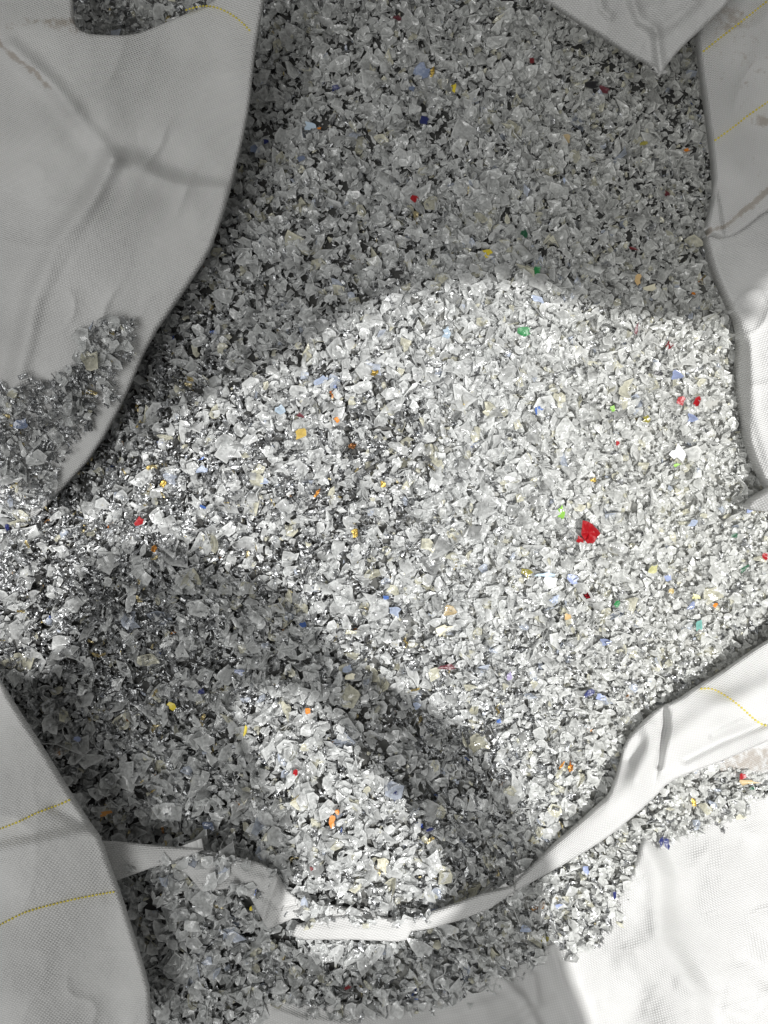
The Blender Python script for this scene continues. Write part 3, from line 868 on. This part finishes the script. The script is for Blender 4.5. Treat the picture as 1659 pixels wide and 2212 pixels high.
# small chips
u, v, z, inh = scatter(38000, rng)
k = rng.random(len(u)) < 0.45 + 0.5 * np.maximum(ss(800, 1200, u), ss(700, 400, v))
u, v, z, inh = u[k], v[k], z[k], inh[k]
n = len(u)
sz = rng.uniform(3.5, 8.5, n)
lay = np.where(inh, rng.uniform(0, 0.006, n), rng.uniform(-0.007, 0.001, n))
stuff('plastic_chips', small_shapes, u, v, z + lay, sz * UNIT, rots(n, rng, 0.8), clear_tint(u, v, n, rng), M_CLEAR,
      'small clear plastic chips among the larger flakes')
# foil slivers
u, v, z, inh = scatter(60000, rng)
fo = foil_at(u, v)
k = rng.random(len(u)) < fo * 1.15
u, v, z, inh, fo = u[k], v[k], z[k], inh[k], fo[k]
n = len(u)
sz = np.clip(rng.lognormal(2.02, 0.38, n), 3, 16)
lay = rng.uniform(-0.008, 0.0, n) + 0.006 * np.clip(fo - 0.35, 0, 1)
lay = np.where(inh, rng.uniform(-0.001, 0.005, n), lay)
stuff('foil_scraps', foil_shapes, u, v, z + lay, sz * UNIT, rots(n, rng, 0.75), foil_tint(n, rng), M_FOIL,
      'crumpled silvery foil slivers packed between the clear flakes')

# ------------------------------------------------------------------ individual flakes
def one_mesh(name, shape, mat, smooth, thick=True):
    sv, sf, sr = shape
    return mesh_np(name, sv, sf, {'rim': sr, 'tint': np.ones((len(sv), 4))}, smooth, None, (mat,))

flake_meshes = [one_mesh('plastic_flake', flake_shape(11, rng), M_CLEAR, True) for _ in range(30)]
foil_meshes = [one_mesh('foil_sliver', foil_shape(rng), M_FOIL, False) for _ in range(20)]

def covered(u, v):
    c = np.zeros(u.shape, bool)
    for poly in (TOPF, RUP, RLOW, BLEFT, LR, WEDGE): c |= inside(u, v, poly)
    return c | (inside(u, v, LEFT) & ~inside(u, v, HEAP2))

def lit(u, v):
    return ~(inside(u, v, A_SH) | (inside(u, v, C_SH) & ~inside(u, v, C_HO)))

def spread_pts(n, gap, r, pref=None):
    got = []
    tries = 0
    while len(got) < n and tries < 60000:
        tries += 1
        a, b = r.uniform(5, 1654), r.uniform(5, 2207)
        A, B = np.array([a]), np.array([b])
        zz_, mm = support(A, B)
        if not mm[0] or covered(A, B)[0] or hemmed(A, B)[0]: continue
        if pref is not None and r.random() > pref(A, B)[0]: continue
        if any((a - g[0]) ** 2 + (b - g[1]) ** 2 < gap * gap for g in got): continue
        got.append((a, b, float(zz_[0])))
    return got

# ------------------------------------------------------------------ coloured flakes, each where it lies
CC = dict(red=(0.36, 0.005, 0.010), dkred=(0.16, 0.008, 0.012), maroon=(0.12, 0.02, 0.03), orange=(0.75, 0.24, 0.02), copper=(0.62, 0.28, 0.07), yellow=(0.80, 0.64, 0.05), gold=(0.72, 0.52, 0.14),
          olive=(0.36, 0.32, 0.06), lime=(0.36, 0.72, 0.12), green=(0.012, 0.20, 0.05), dkgreen=(0.01, 0.09, 0.04), teal=(0.25, 0.58, 0.52), navy=(0.012, 0.02, 0.13), blue=(0.06, 0.14, 0.42), pale=(0.52, 0.60, 0.78),
          slate=(0.20, 0.25, 0.38), sky=(0.54, 0.66, 0.78), peri=(0.34, 0.40, 0.62), tan=(0.60, 0.47, 0.27), cream=(0.82, 0.78, 0.60), white=(0.85, 0.86, 0.86), black=(0.012, 0.012, 0.014), brown=(0.22, 0.10, 0.04),
          lilac=(0.55, 0.48, 0.74), peach=(0.72, 0.50, 0.24), palyel=(0.74, 0.72, 0.36), ochre=(0.45, 0.33, 0.10))
# u, v, width, height, angle, colour, surface (o printed, t tinted, f foil), label
LIST = [
 (1271, 1151, 40, 46, -30, 'red', 'o', 'largest bright red flake, fan-shaped, on the right side of the heap'),
 (1253, 1167, 16, 16, 10, 'red', 'o', 'small red chip tucked against the large red fan-shaped flake'),
 (1470, 865, 18, 20, 5, 'red', 'o', 'square red flake, left of the two red ones near the right flap'),
 (1505, 867, 12, 26, 20, 'red', 'o', 'pointed narrow red flake, right of the two red ones near the right flap'),
 (1334, 957, 8, 11, 0, 'red', 'o', 'tiny red chip left of the opaque white flake'),
 (1446, 746, 18, 16, -40, 'dkred', 'o', 'dark red flake near the upper edge of the bright area at right'),
 (1264, 1282, 12, 26, -40, 'dkred', 'f', 'dark red foil sliver below the periwinkle flake'),
 (1653, 1203, 12, 16, 0, 'red', 'o', 'red chip cut by the right edge of the picture'),
 (300, 1127, 22, 16, -50, 'red', 'o', 'curled red flake on the bright crest at left'),
 (728, 907, 9, 12, -30, 'orange', 'o', 'tiny orange-red chip in the foil-rich middle of the heap'),
 (762, 962, 18, 14, -50, 'brown', 'f', 'brown foil scrap in the foil-rich middle of the heap'),
 (649, 898, 16, 10, 20, 'maroon', 'o', 'maroon chip between the light blue flake and the gold one'),
 (894, 428, 18, 16, 20, 'red', 'o', 'dark-lying red flake in the shaded far half'),
 (637, 1669, 10, 17, 10, 'red', 'o', 'small red triangle on the bright tongue'),
 (672, 1877, 9, 9, 0, 'dkred', 'o', 'tiny dark red chip low on the bright tongue'),
 (751, 2133, 16, 12, -20, 'dkred', 'o', 'dark red chip in the shade below the hem'),
 (968, 1441, 42, 14, -5, 'maroon', 'o', 'long maroon flake half under clear flakes in the middle'),
 (1278, 184, 32, 19, 0, 'black', 'o', 'black flake at the upper right below the hanging flap'),
 (1305, 193, 26, 14, 35, 'maroon', 'o', 'brown-red flake touching the black one at the upper right'),
 (1149, 131, 12, 14, 0, 'dkred', 'o', 'dark red chip in the shade left of the hanging flap'),
 (1367, 537, 24, 9, 25, 'dkred', 'o', 'dark red sliver in the shade near the right flap'),
 (1441, 419, 12, 16, 0, 'maroon', 'o', 'maroon chip in the shade by the seam of the right flap'),
 (1568, 649, 10, 13, 0, 'red', 'o', 'red chip against the right flap at the edge of the shade'),
 (1497, 634, 9, 8, 0, 'orange', 'o', 'tiny orange-red chip at the edge of the shade near the right flap'),
 (1604, 1677, 15, 14, 0, 'red', 'o', 'red chip above the tan oval flake on the outer cloth'),
 (1375, 712, 7, 30, 5, 'maroon', 'o', 'thin crimson strip just inside the bright area'),
 (859, 39, 22, 13, 0, 'maroon', 'o', 'near-black red flake close to the top edge'),
 (717, 1776, 13, 26, 10, 'orange', 'o', 'larger orange flake on the bright tongue'),
 (729, 1754, 11, 12, 0, 'orange', 'o', 'small orange chip just above the larger orange flake'),
 (665, 1536, 12, 13, 0, 'orange', 'o', 'dull orange chip at the top of the bright tongue'),
 (1482, 325, 14, 14, 20, 'orange', 'o', 'bright orange chip in the shade by the right flap'),
 (229, 1757, 26, 12, -15, 'copper', 'o', 'rust-orange flake beside the lower left flap'),
 (333, 1187, 13, 18, -10, 'copper', 'f', 'copper foil scrap at the upper edge of the shaded hollow'),
 (1214, 1653, 6, 22, 30, 'copper', 'f', 'thin copper sliver, left of the pair near the long flap'),
 (1233, 1657, 11, 26, 5, 'copper', 'f', 'curled copper scrap, right of the pair near the long flap'),
 (161, 752, 19, 19, 0, 'brown', 'f', 'brown striped foil scrap lying on the left flap'),
 (353, 1044, 13, 16, 20, 'gold', 'f', 'gold foil scrap on the bright crest at left'),
 (1378, 605, 13, 26, 10, 'peach', 'o', 'peach-coloured upright flake in the shade at right'),
 (1404, 622, 30, 14, -15, 'cream', 'o', 'cream pointed flake beside the peach one'),
 (1223, 301, 18, 26, 5, 'tan', 'o', 'tan rectangular flake in the shaded upper right'),
 (1613, 1690, 46, 14, 5, 'tan', 'o', 'tan boat-shaped flake on the outer cloth at lower right'),
 (1054, 547, 22, 20, -40, 'yellow', 'o', 'bright yellow ring-like flake above the bright area'),
 (981, 190, 9, 24, 5, 'yellow', 'o', 'narrow yellow flake in the shade at the top'),
 (369, 1524, 22, 15, 40, 'yellow', 'o', 'yellow flake in the shaded hollow at lower left'),
 (530, 1578, 7, 25, 10, 'yellow', 'o', 'narrow yellow sliver at the left edge of the bright tongue'),
 (542, 1963, 7, 12, 0, 'yellow', 'o', 'tiny yellow chip beside the folded hem'),
 (1137, 1235, 26, 20, 15, 'olive', 't', 'olive-green clear flake left of the blue strip'),
 (1412, 1230, 16, 24, 20, 'palyel', 't', 'pale yellow clear flake on the bright right side'),
 (1324, 883, 10, 14, 0, 'lime', 't', 'small lime-yellow chip right of the strong blue flake'),
 (1396, 905, 18, 17, 0, 'olive', 't', 'round olive flake left of the slate-blue one'),
 (1176, 2029, 20, 17, -20, 'olive', 't', 'round yellow-olive flake at the lower edge of the flakes'),
 (1504, 1290, 18, 13, 0, 'palyel', 'o', 'yellow chip above the teal flake at right'),
 (1545, 1307, 9, 12, 20, 'orange', 'o', 'orange chip right of the yellow one near the right edge'),
 (1449, 1277, 11, 13, 0, 'ochre', 'o', 'small ochre square on the bright right side'),
 (810, 805, 18, 14, -20, 'ochre', 'f', 'dull gold scrap near the upper edge of the bright middle'),
 (651, 936, 24, 28, 15, 'gold', 't', 'gold-tinted clear flake in the bright middle left'),
 (1007, 870, 13, 11, 0, 'gold', 'f', 'bright gold foil knot in the upper middle'),
 (828, 1046, 12, 17, -30, 'gold', 'f', 'amber foil scrap in the centre of the heap'),
 (685, 1065, 8, 22, 35, 'copper', 'f', 'slanting orange-gold sliver in the centre left'),
 (767, 1151, 15, 21, 5, 'gold', 'f', 'amber diamond-shaped foil scrap below the centre'),
 (955, 1361, 38, 24, -12, 'cream', 'o', 'large cream oval flake below the tan one'),
 (970, 1320, 28, 24, 10, 'tan', 't', 'tan translucent flake just above the large cream oval'),
 (755, 1462, 24, 14, -10, 'cream', 'o', 'small cream flake at the edge of the shaded band'),
 (1389, 310, 18, 9, -10, 'olive', 'o', 'olive-yellow sliver in the shade at upper right'),
 (1226, 1332, 14, 14, 0, 'peach', 'o', 'beige square chip on the bright right side'),
 (1282, 1037, 14, 12, 0, 'gold', 'f', 'pale gold foil scrap above the large red flake'),
 (1498, 1732, 10, 20, -20, 'gold', 'f', 'gold foil sliver among the flakes on the outer cloth'),
 (1132, 717, 28, 20, 0, 'green', 'o', 'dark green rounded flake near the top of the bright area'),
 (1160, 585, 15, 22, 10, 'green', 'o', 'green flake in the shade above the dark green rounded one'),
 (1212, 1107, 16, 30, 0, 'lime', 't', 'lime-green flake up and left of the large red one'),
 (1461, 1005, 15, 8, -10, 'lime', 'o', 'small lime-green sliver under the opaque white flake'),
 (1609, 1228, 24, 10, -45, 'dkgreen', 'o', 'dark green slanting sliver near the right edge'),
 (1586, 1157, 15, 10, -10, 'dkgreen', 'o', 'small dark green star-shaped chip near the right edge'),
 (1332, 1304, 11, 17, 30, 'green', 'o', 'small green chip on the lower bright right side'),
 (1511, 1350, 17, 26, 15, 'teal', 't', 'pale teal flake on the lower bright right side'),
 (1625, 1703, 11, 9, 0, 'dkgreen', 'o', 'dark green chip under the tan boat-shaped flake'),
 (1133, 505, 18, 20, 0, 'dkgreen', 'o', 'green and yellow printed scrap in the shade at right'),
 (912, 156, 36, 36, -40, 'slate', 'o', 'largest slate-blue curved flake, near the top'),
 (934, 155, 11, 26, 15, 'gold', 'f', 'gold foil strip on the right of the slate-blue flake'),
 (916, 260, 20, 26, 20, 'navy', 'o', 'navy flake below the large slate-blue one'),
 (724, 190, 24, 18, 10, 'navy', 'o', 'angular navy flake near the top left of the heap'),
 (670, 273, 28, 22, -10, 'sky', 'o', 'pale blue-grey blocky flake in the upper left shade'),
 (689, 277, 10, 7, 0, 'orange', 'o', 'tiny orange chip beside the pale blue-grey blocky flake'),
 (549, 322, 22, 24, 0, 'slate', 'o', 'slate-blue round flake beside the left flap'),
 (574, 305, 13, 12, 0, 'navy', 'o', 'small navy chip right of the round slate-blue flake'),
 (651, 342, 20, 16, 0, 'slate', 't', 'grey-blue oval flake below the blocky one'),
 (889, 190, 16, 14, 0, 'slate', 't', 'small grey-blue flake left below the large slate-blue one'),
 (46, 916, 30, 24, 10, 'slate', 't', 'dark blue flake on the spill over the left flap'),
 (16, 1140, 10, 20, -15, 'navy', 'o', 'dark blue sliver at the left edge of the picture'),
 (438, 1095, 20, 6, 20, 'blue', 'o', 'deep blue thin sliver on the bright middle left'),
 (435, 1015, 26, 16, -10, 'pale', 't', 'pale blue flake on the bright crest, left'),
 (569, 1040, 18, 15, 15, 'pale', 't', 'pale blue forked flake left of the centre'),
 (345, 957, 13, 10, 0, 'peri', 't', 'small blue flake just below the upper left crest'),
 (165, 1596, 15, 12, 20, 'peri', 'o', 'muted blue chip near the lower left flap'),
 (451, 1784, 30, 20, 20, 'slate', 't', 'grey-blue flake above the folded hem'),
 (435, 1494, 16, 13, 0, 'navy', 'o', 'navy chip in the shaded hollow'),
 (516, 1450, 24, 14, 5, 'peri', 't', 'muted blue flake right of the shaded hollow'),
 (694, 821, 32, 17, -20, 'pale', 't', 'pale blue wedge near the upper crest'),
 (606, 886, 22, 20, -15, 'sky', 't', 'light blue flake with a rounded end, left of the maroon chip'),
 (964, 719, 19, 26, 0, 'sky', 't', 'light blue upright flake near the top of the bright area'),
 (1162, 886, 19, 19, 0, 'blue', 'o', 'strong blue flake in the upper bright area'),
 (1461, 811, 26, 22, 10, 'peri', 't', 'grey-lilac rounded flake above the two red ones'),
 (1495, 902, 24, 18, 25, 'peri', 't', 'slate-blue flake below the two red ones'),
 (1590, 775, 15, 20, 10, 'peri', 't', 'blue-grey flake against the right flap'),
 (1619, 1101, 15, 14, 0, 'peri', 'o', 'round periwinkle flake beside the small white wedge'),
 (1498, 1130, 14, 26, 50, 'pale', 't', 'slanting pale blue flake right of the large red one'),
 (1180, 1242, 46, 11, -3, 'sky', 'o', 'long light blue strip left of the periwinkle flake'),
 (1237, 1252, 26, 20, 20, 'peri', 'o', 'periwinkle angular flake below the large red one'),
 (1189, 1257, 30, 24, 10, 'white', 'o', 'opaque white oval flake under the light blue strip'),
 (1443, 1249, 16, 13, -10, 'peri', 'o', 'small blue flake above the ochre square'),
 (1197, 1296, 17, 26, 35, 'pale', 't', 'pale blue flake under the white oval'),
 (1493, 1309, 12, 22, 30, 'peri', 't', 'narrow periwinkle sliver below the yellow chip'),
 (1307, 1386, 26, 15, 5, 'peri', 't', 'grey-blue pointed flake on the lower bright slope'),
 (1271, 1499, 24, 14, -30, 'navy', 'o', 'deep blue flake, darker of the pair on the lower slope'),
 (1298, 1506, 24, 14, 20, 'peri', 'o', 'mid blue flake, lighter of the pair on the lower slope'),
 (1078, 1558, 11, 10, 0, 'blue', 'o', 'tiny bright blue chip on the lower slope'),
 (1429, 1818, 9, 26, 15, 'navy', 'o', 'left prong of the torn navy scrap on the outer cloth edge'),
 (1441, 1824, 12, 24, -10, 'navy', 'o', 'right piece of torn navy scrap at the outer cloth edge'),
 (1266, 1879, 13, 19, -10, 'peri', 'o', 'blue chip below the middle of the twisted flap'),
 (1328, 1934, 8, 17, 0, 'navy', 'o', 'narrow navy chip near the lower edge of the flakes'),
 (1206, 1957, 18, 11, -10, 'peri', 'o', 'muted blue chip right of the hem twist'),
 (1133, 2007, 24, 16, 15, 'pale', 't', 'pale blue flake left of the yellow-olive round one'),
 (900, 1524, 18, 17, 0, 'pale', 't', 'pale blue flake between the two shaded bands'),
 (927, 1793, 17, 8, -20, 'navy', 'o', 'navy sliver in the narrow shaded band'),
 (855, 1719, 12, 24, 0, 'navy', 't', 'dark blue upright flake right of the bright tongue'),
 (936, 1968, 26, 12, -5, 'peri', 't', 'blue-grey flake resting at the edge of the hem'),
 (852, 1318, 27, 26, 0, 'pale', 't', 'pale lilac-blue flake left of the tan one'),
 (751, 1445, 20, 18, 0, 'pale', 't', 'pale blue flake above the small cream one'),
 (655, 1350, 16, 13, 0, 'blue', 't', 'mid blue flake at the edge of the hollow'),
 (834, 1291, 13, 9, 0, 'blue', 'o', 'tiny blue chip above the pale lilac-blue flake'),
 (1219, 390, 8, 17, -10, 'pale', 'o', 'thin light blue chip in the shaded right half'),
 (1465, 981, 32, 34, 30, 'white', 'o', 'largest opaque white flake, near the right flap'),
 (1417, 790, 18, 18, 10, 'white', 'o', 'white printed chip with a red corner near the right side'),
 (1420, 806, 20, 10, 10, 'black', 'o', 'black printed chip below the white one near the right side'),
 (1163, 646, 30, 14, 25, 'pale', 't', 'periwinkle-blue bent flake on the shade boundary'),
 (1316, 270, 26, 24, -30, 'white', 'f', 'bright silver crinkled scrap in the upper right shade'),
 (826, 1864, 26, 34, 0, 'cream', 't', 'cream-tinted boxy clear flake low on the bright tongue'),
 (1101, 1461, 11, 19, 0, 'lilac', 't', 'faint lilac chip on the lower middle slope'),
 (735, 1575, 24, 16, 40, 'white', 't', 'whitish flake on the band of shade by the tongue'),
 (22, 14, 1, 1, 0, 'white', 'o', ''),
]
MM = {'o': M_OPAQ, 't': M_TINT, 'f': M_FOIL}
lib = {k: [one_mesh('coloured_flake', flake_shape(10, rng, 'clear' if k != 'f' else 'foil'), MM[k], k != 'f') for _ in range(10)] for k in MM}
def ext(me):
    c = np.array([v.co[:] for v in me.vertices]); return c[:, 0].max() - c[:, 0].min(), c[:, 1].max() - c[:, 1].min()
def fan_mesh():
    pts = np.array([(435, 645), (500, 662), (545, 690), (562, 716), (596, 745), (625, 790), (588, 838), (570, 880), (545, 903), (515, 896), (490, 905), (462, 870), (430, 820), (414, 796), (425, 720)], float)
    c = np.array([505, 785.0]); p = (pts - c) / 105.0; p[:, 1] *= -1
    n = len(p); r = np.random.default_rng(5)
    z1 = r.normal(0, 0.10, n) + 0.18 * p[:, 0] ** 2; z2 = r.normal(0, 0.13, n)
    V = [(0, 0, 0.1)] + [(x * 0.55, y * 0.55, z) for (x, y), z in zip(p, z2)] + [(x, y, z) for (x, y), z in zip(p, z1)] * 2 + [(x * .98, y * .98, z - 0.07) for (x, y), z in zip(p, z1)]
    F = []
    for i in range(n):
        j = (i + 1) % n
        F += [(0, 1 + j, 1 + i), (1 + i, 1 + n + j, 1 + n + i), (1 + i, 1 + j, 1 + n + j), (1 + 2 * n + i, 1 + 2 * n + j, 1 + 3 * n + j), (1 + 2 * n + i, 1 + 3 * n + j, 1 + 3 * n + i)]
    rim = np.r_[np.zeros(1 + n), np.full(n, 0.2), np.ones(2 * n)]
    return mesh_np('coloured_flake', np.array(V), np.array(F), {'rim': rim, 'tint': np.ones((len(V), 4))}, False, None, (M_OPAQ,))
FAN = fan_mesh()
exts = {id(m): ext(m) for k in lib for m in lib[k]}
for i, (a, b, w_, h_, an, cn, su, lab) in enumerate(LIST):
    if not lab: continue
    me = lib[su][i % 10]
    kind = {'o': 'coloured_flake', 't': 'tinted_flake', 'f': 'foil_scrap'}[su]
    o = bpy.data.objects.new(kind, me)
    COL.objects.link(o)
    ex, ey = exts[id(me)]
    zs, mm = support(np.array([a * 1.0]), np.array([b * 1.0]))
    zc = float(zs[0]) + 0.0062
    if a < 300 and b < 1060: zc += 0.002
    if inside(np.array([a * 1.0]), np.array([b * 1.0]), RIB)[0]: zc = 0.025
    o.location = P(np.array(a * 1.0), np.array(b * 1.0), np.array(zc))
    o.rotation_euler = (rng.normal(0, 0.15), rng.normal(0, 0.15), -math.radians(an))
    o.scale = (w_ * 1.02 * S / ex, h_ * 1.02 * S / ey, 0.5 * (w_ + h_) * S / 2 * 0.4)
    o.color = (*CC[cn], 1)
    if i == 0:
        o.data = FAN; o.rotation_euler = (0.05, -0.08, 0); o.scale = (20 * S,) * 3; o.location.z += 0.003
    tag(o, lab, 'foil scrap' if su == 'f' else 'plastic flake', 'coloured scraps among the clear flakes')

# ------------------------------------------------------------------ individual clear flakes and foil slivers, told apart by the coloured scrap they lie next to
taken = set()
DIRS = ['right of', 'below and right of', 'below', 'below and left of', 'left of', 'above and left of', 'above', 'above and right of']
LM = [(l[0], l[1], l[7]) for l in LIST if l[7] and len(l[7].split()) <= 11]
def where(what, a, b):
    near = sorted(LM, key=lambda l: (l[0] - a) ** 2 + (l[1] - b) ** 2)
    for l in near:
        k = int(round(math.degrees(math.atan2(b - l[1], a - l[0])) / 45)) % 8
        t = f"{what} {DIRS[k]} the {l[2]}"
        if len(t.split()) > 16 or t in taken: continue
        taken.add(t)
        return t
for i, (a, b, zz_) in enumerate(spread_pts(300, 52, rng)):
    o = bpy.data.objects.new('plastic_flake', flake_meshes[i % len(flake_meshes)])
    COL.objects.link(o)
    s_ = float(np.clip(rng.normal(21, 3.5), 15, 31) * size_at(np.array(a), np.array(b))) * S
    o.location = P(np.array(a), np.array(b), np.array(zz_ + 0.0045 + (0.004 if b < 1060 and a < 300 else 0)))
    o.rotation_euler = Matrix(rots(1, rng, 0.42)[0].tolist()).to_euler()
    o.scale = (s_,) * 3
    t = clear_tint(np.array([a]), np.array([b]), 1, rng)[0]
    o.color = tuple(t)
    tag(o, where('clear flake', a, b), 'plastic flake', 'large clear plastic flakes')
for i, (a, b, zz_) in enumerate(spread_pts(300, 36, rng, foil_at)):
    o = bpy.data.objects.new('foil_sliver', foil_meshes[i % len(foil_meshes)])
    COL.objects.link(o)
    s_ = float(rng.uniform(8, 14)) * S
    o.location = P(np.array(a), np.array(b), np.array(zz_ + 0.003 + (0.004 if b < 1060 and a < 300 else 0)))
    o.rotation_euler = Matrix(rots(1, rng, 0.45)[0].tolist()).to_euler()
    o.scale = (s_,) * 3
    o.color = tuple(foil_tint(1, rng)[0])
    tag(o, where('silvery sliver', a, b), 'foil sliver', 'silvery foil slivers')
